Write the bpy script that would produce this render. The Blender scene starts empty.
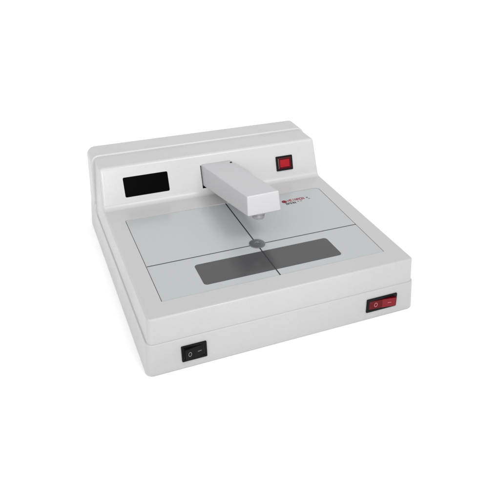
import bpy, bmesh, math, random
from mathutils import Vector, Matrix
random.seed(7)
sc = bpy.context.scene
COL = sc.collection

# ------------------------------------------------------------------ helpers
def link(name, me, mats, parent=None):
    o = bpy.data.objects.new(name, me)
    if not isinstance(mats, (list, tuple)): mats = [mats]
    for m in mats: me.materials.append(m)
    COL.objects.link(o)
    if parent: o.parent = parent
    return o

def area_normals(me, lim=46):
    """smooth over bevels, keep big faces flat: loop normal = area-weighted mean of the faces within lim degrees"""
    for p in me.polygons: p.use_smooth = True
    cosl = math.cos(math.radians(lim))
    vf = [[] for _ in me.vertices]
    info = [(p.normal.copy(), p.area) for p in me.polygons]
    for p in me.polygons:
        for v in p.vertices: vf[v].append(p.index)
    nr = [None]*len(me.loops)
    for p in me.polygons:
        for li in p.loop_indices:
            a = Vector((0,0,0))
            for k in vf[me.loops[li].vertex_index]:
                n2, ar = info[k]
                if n2.dot(p.normal) > cosl: a += n2*ar
            nr[li] = a.normalized() if a.length > 0 else p.normal.copy()
    me.normals_split_custom_set(nr)

def finish(name, bm, mats, parent=None, bevel=0.0, seg=3, weight=False, cutters=(), limit=30):
    """bevel + cut, evaluated to one plain mesh"""
    bmesh.ops.recalc_face_normals(bm, faces=bm.faces)
    me = bpy.data.meshes.new(name); bm.to_mesh(me); bm.free()
    for p in me.polygons: p.use_smooth = True
    o = bpy.data.objects.new(name, me); COL.objects.link(o)
    if bevel:
        b = o.modifiers.new('b', 'BEVEL'); b.width = bevel; b.segments = seg
        b.limit_method = 'WEIGHT' if weight else 'ANGLE'
        b.angle_limit = math.radians(limit)
        if weight: b.offset_type = 'OFFSET'; b.use_clamp_overlap = False
    hs = []
    for cb in cutters:
        bmesh.ops.recalc_face_normals(cb, faces=cb.faces)
        cm = bpy.data.meshes.new('cut'); cb.to_mesh(cm); cb.free()
        co = bpy.data.objects.new('cut', cm); COL.objects.link(co); hs.append(co)
        d = o.modifiers.new('c', 'BOOLEAN'); d.operation = 'DIFFERENCE'; d.object = co; d.solver = 'EXACT'
    dg = bpy.context.evaluated_depsgraph_get(); dg.update()
    ev = o.evaluated_get(dg)
    me2 = bpy.data.meshes.new_from_object(ev, depsgraph=dg)
    bpy.data.objects.remove(o)
    for h in hs: bpy.data.objects.remove(h)
    area_normals(me2)
    me2.name = name
    idx = [p.material_index for p in me2.polygons]
    me2.materials.clear()
    o2 = link(name, me2, mats, parent)
    for p, i in zip(me2.polygons, idx): p.material_index = i if i < len(me2.materials) else 0
    return o2

ID = lambda p: Vector(p)
def hexa(bm, c8, mat=0):
    """c8: 4 lower corners ccw, 4 upper corners"""
    v = [bm.verts.new(p) for p in c8]
    fs = [(0,3,2,1),(4,5,6,7),(0,1,5,4),(1,2,6,5),(2,3,7,6),(3,0,4,7)]
    out = []
    for f in fs:
        a = bm.faces.new([v[i] for i in f]); a.material_index = mat; out.append(a)
    return v, out

def box(bm, x0, x1, y0, y1, z0, z1, fr=ID, mat=0, top=0.0):
    """box in a frame; 'top' insets the z1 end"""
    t = top
    return hexa(bm, [fr(p) for p in [(x0,y0,z0),(x1,y0,z0),(x1,y1,z0),(x0,y1,z0),
        (x0+t,y0+t,z1),(x1-t,y0+t,z1),(x1-t,y1-t,z1),(x0+t,y1-t,z1)]], mat)

def rpoly(pts, rad, n=6):
    """polygon with rounded corners; rad: one or a list"""
    out = []
    N = len(pts)
    for i, p in enumerate(pts):
        r = rad[i] if isinstance(rad, (list, tuple)) else rad
        p = Vector(p); a = (Vector(pts[i-1]) - p).normalized(); b = (Vector(pts[(i+1) % N]) - p).normalized()
        if r <= 0: out.append(p); continue
        ang = a.angle(b); d = r / math.tan(ang/2)
        c = p + (a+b).normalized() * (r / math.sin(ang/2))
        s = p + a*d - c; e = p + b*d - c
        tot = s.angle(e); cr = s.x*e.y - s.y*e.x; sg = 1 if cr > 0 else -1
        for k in range(n+1):
            th = sg*tot*k/n
            out.append(c + Vector((s.x*math.cos(th)-s.y*math.sin(th), s.x*math.sin(th)+s.y*math.cos(th))))
    return out

def prism(bm, pts, z0, z1, fr=ID, mat=0, top=0.0, ctr=None):
    c = ctr or (sum(p[0] for p in pts)/len(pts), sum(p[1] for p in pts)/len(pts))
    def ins(p):
        if not top: return p
        d = Vector((p[0]-c[0], p[1]-c[1])); L = d.length
        d = d*(1-top/L); return (c[0]+d.x, c[1]+d.y)
    lo = [bm.verts.new(fr((p[0],p[1],z0))) for p in pts]
    hi = [bm.verts.new(fr((*ins(p)[:2],z1))) for p in pts]
    n = len(pts); fs = []
    fs.append(bm.faces.new(lo[::-1])); fs.append(bm.faces.new(hi))
    for i in range(n): fs.append(bm.faces.new([lo[i], lo[(i+1)%n], hi[(i+1)%n], hi[i]]))
    for f in fs: f.material_index = mat
    return fs

def lathe(bm, prof, centre, axis=Vector((0,0,1)), n=40, mat=0):
    q = Vector((0,0,1)).rotation_difference(axis); rings = []
    for r, z in prof:
        rings.append([bm.verts.new(Vector(centre) + q @ Vector((r*math.cos(2*math.pi*k/n), r*math.sin(2*math.pi*k/n), z))) for k in range(n)])
    fs = [bm.faces.new(rings[0][::-1]), bm.faces.new(rings[-1])]
    for a, b in zip(rings, rings[1:]):
        for k in range(n): fs.append(bm.faces.new([a[k], a[(k+1)%n], b[(k+1)%n], b[k]]))
    for f in fs: f.material_index = mat

def ring(bm, ro, ri, z0, z1, fr, mat=0, n=28, sx=1, sy=1, cx=0, cy=0):
    vs = []
    for r, z in ((ro,z0),(ro,z1),(ri,z1),(ri,z0)):
        vs.append([bm.verts.new(fr((cx+sx*r*math.cos(2*math.pi*k/n), cy+sy*r*math.sin(2*math.pi*k/n), z))) for k in range(n)])
    for i in range(4):
        for k in range(n):
            f = bm.faces.new([vs[i][k], vs[i][(k+1)%n], vs[(i+1)%4][(k+1)%n], vs[(i+1)%4][k]]); f.material_index = mat

# ------------------------------------------------------------------ materials
def mat(name, col, rough=.4, spec=.5, metal=0.0, bump=0.0, bscale=900, mottle=0.0, mscale=25, coat=0.0, trans=0.0, ior=1.45, rvar=0.0):
    m = bpy.data.materials.new(name); m.use_nodes = True
    nt = m.node_tree; b = nt.nodes['Principled BSDF']
    b.inputs['Base Color'].default_value = (*col, 1)
    b.inputs['Roughness'].default_value = rough
    b.inputs['Specular IOR Level'].default_value = spec
    b.inputs['Metallic'].default_value = metal
    b.inputs['Coat Weight'].default_value = coat
    b.inputs['Coat Roughness'].default_value = .08
    b.inputs['Transmission Weight'].default_value = trans
    b.inputs['IOR'].default_value = ior
    tc = nt.nodes.new('ShaderNodeTexCoord')
    def noise(s, d=3):
        n = nt.nodes.new('ShaderNodeTexNoise'); n.inputs['Scale'].default_value = s; n.inputs['Detail'].default_value = d
        nt.links.new(tc.outputs['Object'], n.inputs['Vector']); return n
    if mottle:
        n = noise(mscale, 5); n2 = noise(mscale*22, 2)
        ad = nt.nodes.new('ShaderNodeMath'); ad.operation = 'ADD'
        nt.links.new(n.outputs['Fac'], ad.inputs[0]); nt.links.new(n2.outputs['Fac'], ad.inputs[1])
        mr = nt.nodes.new('ShaderNodeMapRange'); mr.inputs['From Min'].default_value = .5; mr.inputs['From Max'].default_value = 1.5
        mr.inputs['To Min'].default_value = 1-mottle; mr.inputs['To Max'].default_value = 1+mottle
        nt.links.new(ad.outputs[0], mr.inputs['Value'])
        vm = nt.nodes.new('ShaderNodeVectorMath'); vm.operation = 'SCALE'; vm.inputs[0].default_value = col
        nt.links.new(mr.outputs[0], vm.inputs['Scale']); nt.links.new(vm.outputs[0], b.inputs['Base Color'])
    if rvar:
        n = noise(18, 4); mr = nt.nodes.new('ShaderNodeMapRange')
        mr.inputs['From Min'].default_value = .3; mr.inputs['From Max'].default_value = .7
        mr.inputs['To Min'].default_value = max(0, rough-rvar); mr.inputs['To Max'].default_value = rough+rvar
        nt.links.new(n.outputs['Fac'], mr.inputs['Value']); nt.links.new(mr.outputs[0], b.inputs['Roughness'])
    if bump:
        n = noise(bscale, 2); bp = nt.nodes.new('ShaderNodeBump')
        bp.inputs['Strength'].default_value = bump; bp.inputs['Distance'].default_value = .0002
        nt.links.new(n.outputs['Fac'], bp.inputs['Height']); nt.links.new(bp.outputs[0], b.inputs['Normal'])
    return m

M_body  = mat('off_white_plastic', (.388,.383,.386), .30, .5, bump=.22, bscale=800, mottle=.035, rvar=.05)
M_arm   = mat('arm_plastic', (.385,.38,.388), .4, .45, bump=.3, bscale=800, mottle=.025, rvar=.05)
M_plate = mat('satin_plate', (.345,.362,.366), .2, .5, mottle=.012, rvar=.04, ior=1.5)
M_glass = mat('smoked_glass', (.055,.055,.057), .18, .45, mottle=.03)
M_line  = mat('dark_line', (.02,.02,.022), .4, .3)
M_black = mat('black_window', (.001,.0008,.0009), .3, .02, mottle=.05)
M_blk   = mat('black_plastic', (.004,.004,.0045), .4, .12, bump=.2, mottle=.1)
M_slot  = mat('slot_dark', (.012,.012,.014), .7, .1, mottle=.1)
M_mark  = mat('grey_marking', (.16,.16,.165), .5, .3)
M_metal = mat('machined_metal', (.20,.21,.21), .35, .5, metal=.75, mottle=.05, bump=.2)
M_chrome= mat('lens_metal', (.34,.34,.35), .38, .5, metal=.55)
M_lens  = mat('lens_glass', (.06,.065,.075), .06, .6, trans=.2, ior=1.5)
M_red   = mat('red_cap', (.24,.002,.007), .3, .25, mottle=.05)
M_redd  = mat('dark_red_cap', (.05,.001,.003), .3, .15, mottle=.05)
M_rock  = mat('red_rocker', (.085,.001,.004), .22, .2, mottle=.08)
M_rock_lit = mat('lit_red_rocker', (.16,.0015,.006), .18, .3, mottle=.08)  # same red made lighter for the proud half, painting in its light
M_rmark = mat('pale_marking', (.40,.13,.14), .5, .3)
M_ink   = mat('red_ink', (.20,.018,.035), .5, .3)
M_ink2  = mat('dark_ink', (.03,.015,.018), .5, .3)
M_gnd   = mat('white_ground', (.95,.95,.95), .9, .1, mottle=.004)

# ------------------------------------------------------------------ dimensions (metres)
W = .280; H = .0584; H1 = .0328; YB = .2078; T = .0149; HF = .1014; YS = .2565; D = .2915; HS = .1028
def inset(z):     # draft of the side walls
    if z <= H: return .0042 + (z-H1)*(.0064-.0042)/(H-H1)
    return .0064 + (z-H)*(.0098-.0064)/(HF-H)

def strip_solid(profile_cells, xin, wts):
    """profile_cells: list of quads of (y,z) point keys; welded into one prism along x. wts: func(edge midpoint, dir)->bevel weight"""
    bm = bmesh.new(); V = {}
    def v(p, s):
        k = (round(p[0],6), round(p[1],6), s)
        if k not in V:
            i = xin(p[0], p[1]); V[k] = bm.verts.new((i if s == 0 else W-i, p[0], p[1]))
        return V[k]
    edges = {}
    for q in profile_cells:
        bm.faces.new([v(p,0) for p in q]); bm.faces.new([v(p,1) for p in q][::-1])
        for a, b in zip(q, q[1:]+q[:1]):
            k = frozenset([tuple(a), tuple(b)]); edges.setdefault(k, []).append((a,b))
    for k, l in edges.items():
        if len(l) == 1:
            a, b = l[0]; bm.faces.new([v(a,0), v(a,1), v(b,1), v(b,0)])
    lay = bm.edges.layers.float.new('bevel_weight_edge')
    bm.normal_update()
    for e in bm.edges:
        w = wts(e.verts[0].co, e.verts[1].co)
        if w: e[lay] = w
    return bm

root = bpy.data.objects.new('counter_device', None); COL.objects.link(root)
root.location = (W/2, 0, 0)
root['label'] = 'off-white plastic desktop device with an overhanging arm above a grey plate, on plain white'
root['category'] = 'device'
PINV = Matrix.Translation((-W/2, 0, 0))
def adopt(o):
    o.matrix_parent_inverse = PINV.copy() if o.parent is root else Matrix.Identity(4)
    return o

BW = .012   # full bevel width, weights are fractions of it
near = lambda a, b, t=1e-4: abs(a-b) < t

# ---- lower shell: base slab, the raised back with rounded rims, and the curved seam between them
RC = .0098
yf = lambda z: .0030*min(z, H1)/H1
slab = bmesh.new(); srows = []
lv = [(0, .0014), (.0002, .0009), (.0006, .0004), (.0014, 0), (.008, 0), (.016, 0), (.024, 0)]
lv += [(H1-.0011*(1-math.sin(math.radians(t_))), .0011*(1-math.cos(math.radians(t_)))) for t_ in (0, 22, 45, 68, 90)]
for z, o in lv:
    i_ = .0030*z/H1 + o; yb_ = D - .0005*z/H1 - o
    srows.append([slab.verts.new((p.x, p.y, z)) for p in rpoly([(i_,i_),(W-i_,i_),(W-i_,yb_),(i_,yb_)], [.0068-o,.0068-o,.0048-o,.0048-o], 8)])
for r0, r1 in zip(srows, srows[1:]):
    for k in range(len(r0)):
        kk = (k+1) % len(r0); slab.faces.new([r0[k], r0[kk], r1[kk], r1[k]])
slab.faces.new(srows[0][::-1]); slab.faces.new(srows[-1])
def area_join(objs, name, mats, parent):
    bm = bmesh.new()
    for o in objs:
        if isinstance(o, bmesh.types.BMesh):
            t_ = bpy.data.meshes.new('t'); bmesh.ops.recalc_face_normals(o, faces=o.faces); o.to_mesh(t_); bm.from_mesh(t_); bpy.data.meshes.remove(t_); o.free()
        else:
            bm.from_mesh(o.data); bpy.data.objects.remove(o)
    me = bpy.data.meshes.new(name); bm.to_mesh(me); bm.free()
    me.materials.clear(); area_normals(me)
    return link(name, me, mats, parent)
# back: section outline (x,z), offset inward by o, lofted along y
def sec(o, n=10):
    xi = lambda z: .0034 if z < H1-.004 else .0031 + (z-H1)*(.0062-.0031)/(HS-H1)
    pts = []
    for z in (.004, H1-.002, H1+.015, .070): pts.append((xi(z)+o, z))
    r = RC-o; cx = xi(HS-RC)+RC; cz = HS-RC
    for k in range(n+1):
        th = math.radians(90*k/n); pts.append((cx-r*math.cos(th), cz+r*math.sin(th)))
    return pts + [(W-x, z) for x, z in pts[::-1]]
stations = sorted([(YS+.0016*(1-math.cos(math.radians(15*k))), .0016*(1-math.sin(math.radians(15*k)))) for k in range(7)])
bk_ = [(D-.0012-.0048*(1-math.sin(math.radians(15*k))), .0048*(1-math.cos(math.radians(15*k)))) for k in range(7)]
stations += sorted(bk_)
bm = bmesh.new(); rows = []
for y, o in stations:
    rows.append([bm.verts.new((x, y - (.0022*(z-.01)/HS if y > D-.012 else 0), z)) for x, z in sec(o)])
for r0, r1 in zip(rows, rows[1:]):
    for k in range(len(r0)):
        kk = (k+1) % len(r0); bm.faces.new([r0[k], r0[kk], r1[kk], r1[k]])
bm.faces.new(rows[0][::-1]); bm.faces.new(rows[-1])
# concave fillet at the foot of the back, its side edge softened
fb2 = bmesh.new(); RF = .013; prof = [(YS+.002, H1-.004), (YS-RF-.001, H1-.004)]
prof += [(YS-RF+RF*math.sin(math.radians(t_))+.0000, H1-.0002+RF*(1-math.cos(math.radians(t_)))) for t_ in range(0, 91, 9)]
prof += [(YS+.002, H1-.0002+RF)]
rr_ = [(.0033,-.0012),(.0036,-.0005),(.0044,0)]
def fr_row(xs, dz): return [fb2.verts.new((xs, p[0]-dz*.5*(1 if p[0] < YS else 0), p[1]+(dz if p[1] > H1-.003 else 0))) for p in prof]
L_ = [fr_row(o, dz) for o, dz in rr_] + [fr_row(W-o, dz) for o, dz in rr_[::-1]]
for r0, r1 in zip(L_, L_[1:]):
    for k in range(len(r0)):
        kk = (k+1) % len(r0); fb2.faces.new([r0[k], r0[kk], r1[kk], r1[k]])
fb2.faces.new(L_[0][::-1]); fb2.faces.new(L_[-1])
lower = adopt(area_join([slab, bm, fb2], 'lower_shell', M_body, root))

# ---- upper shell: deck and front of the housing
ZB = H1 - .004
fy = lambda z: inset(z)
A=(fy(ZB),ZB); B=(fy(H),H); Cc=(YB,H); Dd=(YB+T,HF); E=(YS+.004,HF-.0008); F=(YS+.004,H); G=(YS+.004,ZB); K=(YB,ZB)
def w_up(p, q):
    pz, qz = p.z, q.z
    if abs(p.x-q.x) > .1:
        y, z = p.y, pz
        if near(y,B[0]) and near(z,H): return .19
        if near(y,YB) and near(z,H): return .50
        if near(y,Dd[0]) and near(z,HF): return .26
        return 0
    if near(pz,H) and near(qz,H): return .19 if max(p.y,q.y) < YB+1e-4 else 0
    if pz > HF-.002 and qz > HF-.002: return .30
    if abs(pz-qz) > .01:
        if p.y < .02: return .46
        if p.z > H-.001 and q.z > H-.001 and min(p.y,q.y) < YB+T+1e-3: return .24
    return 0
bm = strip_solid([[A,K,Cc,B],[K,G,F,Cc],[Cc,F,E,Dd]], lambda y,z: inset(z), w_up)

# frame on the leaning housing face: local x right, y up the face, z outwards
fdir = Vector((0, T, HF-H)).normalized(); fnor = Vector((0, -fdir.z, fdir.y))
def face(x0, zc):
    o = Vector((x0, YB + T*(zc-H)/(HF-H), zc))
    return lambda p: o + Vector((1,0,0))*p[0] + fdir*p[1] + fnor*p[2]
def front(x0, zc):
    zz = Vector((0, .0030, H1)).normalized(); nn = Vector((0, -zz.z, zz.y))
    o = Vector((x0, yf(zc), zc))
    return lambda p: o + Vector((1,0,0))*p[0] + zz*p[1] + nn*p[2]

PL = [(.0250,.0279),(.2529,.0279),(.2562,.1770),(.0250,.1785)]
cut1 = bmesh.new(); prism(cut1, rpoly([(PL[0][0]-.0007,PL[0][1]-.0002),(PL[1][0]+.0002,PL[1][1]-.0002),(PL[2][0]+.0002,PL[2][1]+.0002),(PL[3][0]-.0007,PL[3][1]+.0002)],[.001,.0015,.006,.002]), H-.0028, H+.01)
# arm: level pocket in the housing face where the arm goes in
AX0, AX1, AZ0, AZ1 = .1236, .1602, .0667, .0895
fa = face(0, H)
def on_face(x, z, out): 
    y = YB + T*(z-H)/(HF-H); p = Vector((x,y,z)) + fnor*out; return p
cut2 = bmesh.new(); hexa(cut2, [on_face(AX0-.0009,AZ0-.0022,.01),on_face(AX1+.0003,AZ0-.0022,.01),on_face(AX1+.0003,AZ0-.0022,-.009),on_face(AX0-.0009,AZ0-.0022,-.009),
                                on_face(AX0-.0009,AZ1+.0002,.01),on_face(AX1+.0003,AZ1+.0002,.01),on_face(AX1+.0003,AZ1+.0002,-.009),on_face(AX0-.0009,AZ1+.0002,-.009)])
DX0, DX1, DZ0, DZ1 = .0330, .0838, .0681, .0892
fd = face((DX0+DX1)/2, (DZ0+DZ1)/2); dw = (DX1-DX0)/2; dh = (DZ1-DZ0)/2/fdir.z
cut3 = bmesh.new(); prism(cut3, rpoly([(-dw,-dh),(dw,-dh),(dw,dh),(-dw,dh)], .0016), -.002, .01, fd)
upper = adopt(finish('upper_shell', bm, M_body, root, bevel=BW, seg=5, weight=True, cutters=[cut1, cut2, cut3]))

# ---- display window
bm = bmesh.new(); k = .00012
prism(bm, rpoly([(-dw+k,-dh+k),(dw-k,-dh+k),(dw-k,dh-k),(-dw+k,dh-k)], .0015), -.0019, -.0004, fd)
disp = adopt(finish('display_window', bm, M_black, root, bevel=.0002, seg=2)); disp['label'] = 'black rectangular display window'
# ---- dark sheets added inside the arm pocket, standing in for its shade
bm = bmesh.new()
hexa(bm, [on_face(AX0-.0008,AZ0-.0021,-.0072),on_face(AX1+.0002,AZ0-.0021,-.0072),on_face(AX1+.0002,AZ0-.0021,-.0088),on_face(AX0-.0008,AZ0-.0021,-.0088),
          on_face(AX0-.0008,AZ1+.0001,-.0072),on_face(AX1+.0002,AZ1+.0001,-.0072),on_face(AX1+.0002,AZ1+.0001,-.0088),on_face(AX0-.0008,AZ1+.0001,-.0088)])
t = .00025
for (x0,x1,z0,z1) in ((AX0-.0009+.00005,AX0-.0009+t,AZ0-.0021,AZ1),(AX0-.0008,AX1+.0002,AZ0-.00215,AZ0-.0022+t)):
    hexa(bm, [on_face(x0,z0,-.0003),on_face(x1,z0,-.0003),on_face(x1,z0,-.007),on_face(x0,z0,-.007),
              on_face(x0,z1,-.0003),on_face(x1,z1,-.0003),on_face(x1,z1,-.007),on_face(x0,z1,-.007)])
slot = adopt(finish('slot_shade', bm, M_slot, root))

# ---- arm (rises towards its tip)
def arm_pt(x, y, top):
    """along the arm: s=0 at housing, 1 at tip"""
    pass
yb0 = YB + T*(AZ0-H)/(HF-H) + .006; yb1 = YB + T*(AZ1-H)/(HF-H) + .006
TY0, TY1 = .0865, .0895
sl = (.0912-.0667)/(.211-TY0)
c8 = [(.1290,TY0,.0912),(.1650-.0002,TY0,.0916),(AX1,yb0,AZ0-.0011),(AX0,yb0,AZ0-.0011),
      (.1290,TY1,.1122),(.1628,TY1,.1129),(AX1-.0002,yb1,AZ1+.0004),(AX0+.0002,yb1,AZ1+.0004)]
bm = bmesh.new(); hexa(bm, c8)
arm = adopt(finish('arm', bm, M_arm, root, bevel=.0015, seg=4)); arm['label'] = 'off-white overhanging arm'
adir = (Vector(c8[0])-Vector(c8[3])).normalized(); anor = Vector((1,0,0)).cross(adir).normalized()
if anor.z < 0: anor = -anor
# lens under the tip
bm = bmesh.new(); lc = Vector((.1440,.0955,.0895))
lathe(bm, [(.0068,.006),(.0068,-.0010),(.0056,-.0013),(.0056,-.0022),(.0063,-.0025),(.0063,-.0056),(.0052,-.0063)][::-1], lc, n=36)
finish('lens_barrel', bm, M_chrome, arm, bevel=.0002, seg=2)
bm = bmesh.new()
lathe(bm, [(.0005,-.0080),(.0022,-.0077),(.0034,-.0071),(.0044,-.0060),(.0044,-.003)], lc, n=32)
finish('lens', bm, M_lens, arm)
# screw on the arm's upper side near the housing
bm = bmesh.new()
u = .0012; sp = Vector((.1570, .2085, 0)); s = (sp.y-TY1)/(yb1-TY1); sp.z = .1129 + (AZ1+.0004-.1129)*s + .0001
lathe(bm, [(.0013,-.0005),(.0013,.0004),(.0009,.0007)], sp, anor, n=20)
finish('screw', bm, M_blk, arm)

# ---- plate with cross lines, window, disc, label
ZP = H - .0005
bm = bmesh.new(); prism(bm, rpoly(PL, [.001,.0015,.006,.002]), H-.0027, ZP)
plate = adopt(finish('work_plate', bm, M_plate, root, bevel=.0002, seg=2)); plate['label'] = 'grey satin plate with crossed lines'
bm = bmesh.new(); prism(bm, rpoly([(.0674,.0381),(.2113,.0384),(.2108,.0722),(.0678,.0721)], .0035), ZP-.0001, ZP+.00014)
finish('smoked_window', bm, M_glass, plate)
bm = bmesh.new(); box(bm, .13835,.13945, .0274, .1782, ZP-.0001, ZP+.00024); finish('cross_line', bm, M_line, plate)
bm = bmesh.new()
for x0, x1 in ((.0253,.13834),(.13946,.2543)):
    box(bm, x0, x1, .0849, .0857, ZP-.0001, ZP+.00022)
finish('cross_line', bm, M_line, plate)
bm = bmesh.new(); lathe(bm, [(.0082,-.0001),(.0082,.0007),(.0078,.0010),(.0030,.0010),(.0027,.0006),(.0004,.0006)], (.1394,.0860,ZP), n=56)
finish('target_disc', bm, M_metal, plate)
# printed label: emblem, a line of red letter-like marks, a shorter dark line under it
bm = bmesh.new()
def ink(x0,x1,y0,y1,m=0): box(bm, x0,x1,y0,y1, ZP-.0001, ZP+.00012, mat=m)
FONT = {'B':[(0,0,.2,1),(.2,.8,.8,1),(.2,.42,.8,.58),(.2,0,.8,.18),(.8,.1,1,.9)],
 'E':[(0,0,.22,1),(.22,.8,1,1),(.22,.42,.8,.58),(.22,0,1,.2)],
 'H':[(0,0,.2,1),(.8,0,1,1),(.2,.42,.8,.6)],'I':[(.38,0,.62,1)],
 'R':[(0,0,.2,1),(.2,.8,.8,1),(.2,.4,.8,.58),(.8,.5,1,.92),(.7,0,.95,.4)],
 'N':[(0,0,.2,1),(.8,0,1,1),(.2,.6,.5,.9),(.5,.2,.8,.6)],
 'T':[(.4,0,.6,.8),(0,.8,1,1)],'O':[(0,0,.2,1),(.8,0,1,1),(.2,0,.8,.2),(.2,.8,.8,1)],
 'M':[(0,0,.16,1),(.84,0,1,1),(.16,.7,.42,.95),(.58,.7,.84,.95),(.42,.35,.58,.8)],
 '-':[(.1,.42,.9,.6)],' ':[]}
def write(s, x, y, w, h, gap, m):
    for ch in s:
        for (a0,b0,a1,b1) in FONT[ch]: ink(x+a0*w, x+a1*w, y+b0*h, y+b1*h, m)
        x += w+gap
ring(bm, .0031, .0013, ZP-.0001, ZP+.00012, lambda p: Vector((.2034+p[0], .1583+p[1], p[2])), 0)
ink(.2022,.2046,.1572,.1594,1)
write('HEINRON', .2076, .1563, .0027, .0050, .0004, 0)
write('BMHN', .2030, .1506, .0028, .0040, .0004, 1); write('--', .2175, .1518, .0030, .0040, .0006, 1)
ring(bm, .0012, .0006, ZP-.0001, ZP+.00012, lambda p: Vector((.2326+p[0], .1590+p[1], p[2])), 1, n=14)
ink(.2330,.2352,.1556,.1564,1)
finish('printed_label', bm, [M_ink, M_ink2], plate)

# ---- push button on the housing face
BX0, BX1, BZ0, BZ1 = .2175, .2391, .0699, .0866
fb = face((BX0+BX1)/2, (BZ0+BZ1)/2); bw = (BX1-BX0)/2; bh = (BZ1-BZ0)/2/fdir.z
def frame_bm(fr, w, h, r, lip, z1, zin=-.0004):
    """rectangular raised bezel with an opening"""
    bm = bmesh.new()
    o = rpoly([(-w,-h),(w,-h),(w,h),(-w,h)], r, 4); n = len(o)
    i_ = rpoly([(-w+lip,-h+lip),(w-lip,-h+lip),(w-lip,h-lip),(-w+lip,h-lip)], max(r*.4,.0002), 4)
    L = []
    for pts, z in ((o,-.002),(o,z1),(i_,z1),(i_,zin)):
        L.append([bm.verts.new(fr((p[0],p[1],z))) for p in pts])
    for A_, B_ in zip(L, L[1:]):
        for k in range(n): bm.faces.new([A_[k],A_[(k+1)%n],B_[(k+1)%n],B_[k]])
    bm.faces.new(L[0][::-1]); bm.faces.new(L[3])
    return bm
bm = frame_bm(fb, bw, bh, .0009, .0021, .0014, .0002)
btn = adopt(finish('push_button', bm, M_blk, root, bevel=.0003, seg=2)); btn['label'] = 'square red push button in a black frame'
bm = bmesh.new()
cw, ch = bw-.0021, bh-.0021
box(bm, -cw, cw, -ch, ch, .0001, .0013, fb, 1)
box(bm, -cw, cw, -ch, ch, .00131, .0021, fb, 1, top=.0020)
box(bm, -cw+.0023, cw-.0025, -ch+.0021, ch-.0023, .0020, .0025, fb, 0, top=.0004)
finish('button_cap', bm, [M_red, M_redd], btn, bevel=.00012, seg=2)

# ---- rocker switches on the front
def rocker(x0, x1, z0, z1, mats, out_side, lip, mk):
    fr = front((x0+x1)/2, (z0+z1)/2); w = (x1-x0)/2; h = (z1-z0)/2
    bm = frame_bm(fr, w, h, .0008, lip, .0013, -.0006)
    s = adopt(finish('rocker_switch', bm, M_blk, root, bevel=.0003, seg=2))
    bm = bmesh.new()
    rw, rh = w-lip-.0003, h-lip-.0003
    # profile across x: one half pressed in, the other standing proud, shallow V between them
    hi, mid, lo = .0043, .0022, .0009
    prof = [(-rw, lo if out_side > 0 else hi), (0, mid), (rw, hi if out_side > 0 else lo)]
    rows = []
    for y in (-rh, rh):
        top = [bm.verts.new(fr((x,y,z))) for x, z in prof]
        bot = [bm.verts.new(fr((x,y,-.0005))) for x, z in prof]
        rows.append((top, bot))
    (t0,b0),(t1,b1) = rows
    for k in range(2):
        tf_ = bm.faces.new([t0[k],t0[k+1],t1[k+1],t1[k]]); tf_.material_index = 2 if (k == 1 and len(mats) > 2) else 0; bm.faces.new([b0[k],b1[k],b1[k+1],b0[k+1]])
        bm.faces.new([b0[k],b0[k+1],t0[k+1],t0[k]]); bm.faces.new([b1[k+1],b1[k],t1[k],t1[k+1]])
    bm.faces.new([b0[0],t0[0],t1[0],b1[0]]); bm.faces.new([b0[2],b1[2],t1[2],t0[2]])
    def surf(x):
        (xa,za),(xb,zb) = (prof[0],prof[1]) if x < 0 else (prof[1],prof[2])
        return za+(zb-za)*(x-xa)/(xb-xa)
    def fm(p): return fr((p[0], p[1], p[2]+surf(p[0])))
    ring(bm, .0024*mk, .0017*mk, -.0002, .00012, lambda p: fm((p[0]-rw*.5, p[1], p[2])), 1, sx=.72)
    if out_side < 0 or True:
        x = rw*.52
        hexa(bm, [fm(q) for q in [(x-.0018*mk,-.0003,-.0002),(x+.0018*mk,-.0003,-.0002),(x+.0018*mk,.0003,-.0002),(x-.0018*mk,.0003,-.0002),
                                  (x-.0018*mk,-.0003,.00012),(x+.0018*mk,-.0003,.00012),(x+.0018*mk,.0003,.00012),(x-.0018*mk,.0003,.00012)]], 1)
    finish('rocker', bm, mats, s, bevel=.0001, seg=2, limit=40)
    return s
sa = rocker(.0326,.0560,.0083,.0250,[M_blk,M_mark], -1, .0022, 1.0); sa['label'] = 'black rocker switch'
sb = rocker(.2220,.2566,.0093,.0244,[M_rock,M_rmark,M_rock_lit], 1, .0026, 1.05); sb['label'] = 'red rocker switch in a black frame'

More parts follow.
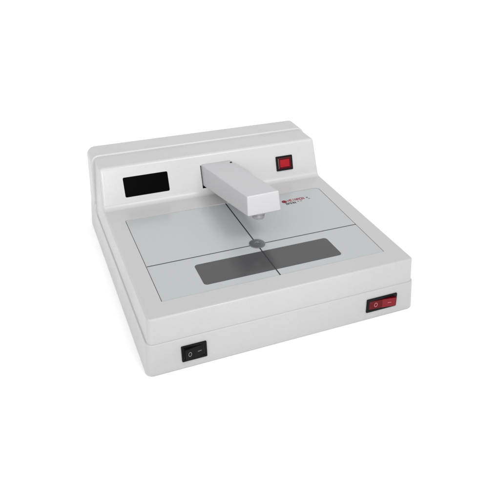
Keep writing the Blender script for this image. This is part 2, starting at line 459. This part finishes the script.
# ------------------------------------------------------------------ ground
bm = bmesh.new()
n = 24; S = 9.0
grid = [[bm.verts.new((-S+2*S*i/n, -S+2*S*j/n, 0)) for i in range(n+1)] for j in range(n+1)]
for j in range(n):
    for i in range(n): bm.faces.new([grid[j][i],grid[j][i+1],grid[j+1][i+1],grid[j+1][i]])
me = bpy.data.meshes.new('ground'); bm.to_mesh(me); bm.free()
gnd = link('ground', me, M_gnd); gnd['kind'] = 'structure'
gnd.location.z = -.0004

# ------------------------------------------------------------------ light
w = bpy.data.worlds.new('World'); sc.world = w; w.use_nodes = True
bg = w.node_tree.nodes['Background']; bg.inputs[0].default_value = (.985,.99,1,1); bg.inputs[1].default_value = .95
def lamp(name, kind, loc, aim, energy, col=(1,1,1), **kw):
    l = bpy.data.lights.new(name, kind); l.energy = energy; l.color = col
    for k_, v_ in kw.items(): setattr(l, k_, v_)
    o = bpy.data.objects.new(name, l); COL.objects.link(o); o.location = loc
    o.rotation_euler = (Vector(aim)-Vector(loc)).to_track_quat('-Z','Y').to_euler()
    return o
lamp('key_softbox', 'AREA', (-2.0,-1.8,2.1), (.14,.3,0), 50, (1,.995,.985), shape='RECTANGLE', size=3.6, size_y=3.2)
lamp('housing_spot', 'SPOT', (-.25,-2.6,.95), (.14,.22,.27), 215, (1,.99,1), spot_size=math.radians(13), spot_blend=.5, shadow_soft_size=.12)

lamp('edge_softbox', 'AREA', (1.0,-1.5,2.9), (.14,.1,0), 34, (1,.99,.975), shape='RECTANGLE', size=1.0, size_y=1.0)

# ------------------------------------------------------------------ camera
cd = bpy.data.cameras.new('camera'); cam = bpy.data.objects.new('camera', cd); COL.objects.link(cam)
R_ = Vector((.92614509,-.3767598,.01753085)); U_ = Vector((.19177967,.51043444,.83825846)); F_ = Vector((.32477044,.77298689,-.54499121))
m = Matrix((( R_.x,U_.x,-F_.x,-.06176908),(R_.y,U_.y,-F_.y,-.37434731),(R_.z,U_.z,-F_.z,.37705324),(0,0,0,1)))
cam.matrix_world = m
cd.sensor_width = 36; cd.lens = 585.99145/500*36; cd.clip_start = .01; cd.clip_end = 100
sc.camera = cam
sc.view_settings.view_transform = 'Standard'; sc.view_settings.look = 'None'
sc.view_settings.exposure = 0; sc.view_settings.gamma = 1
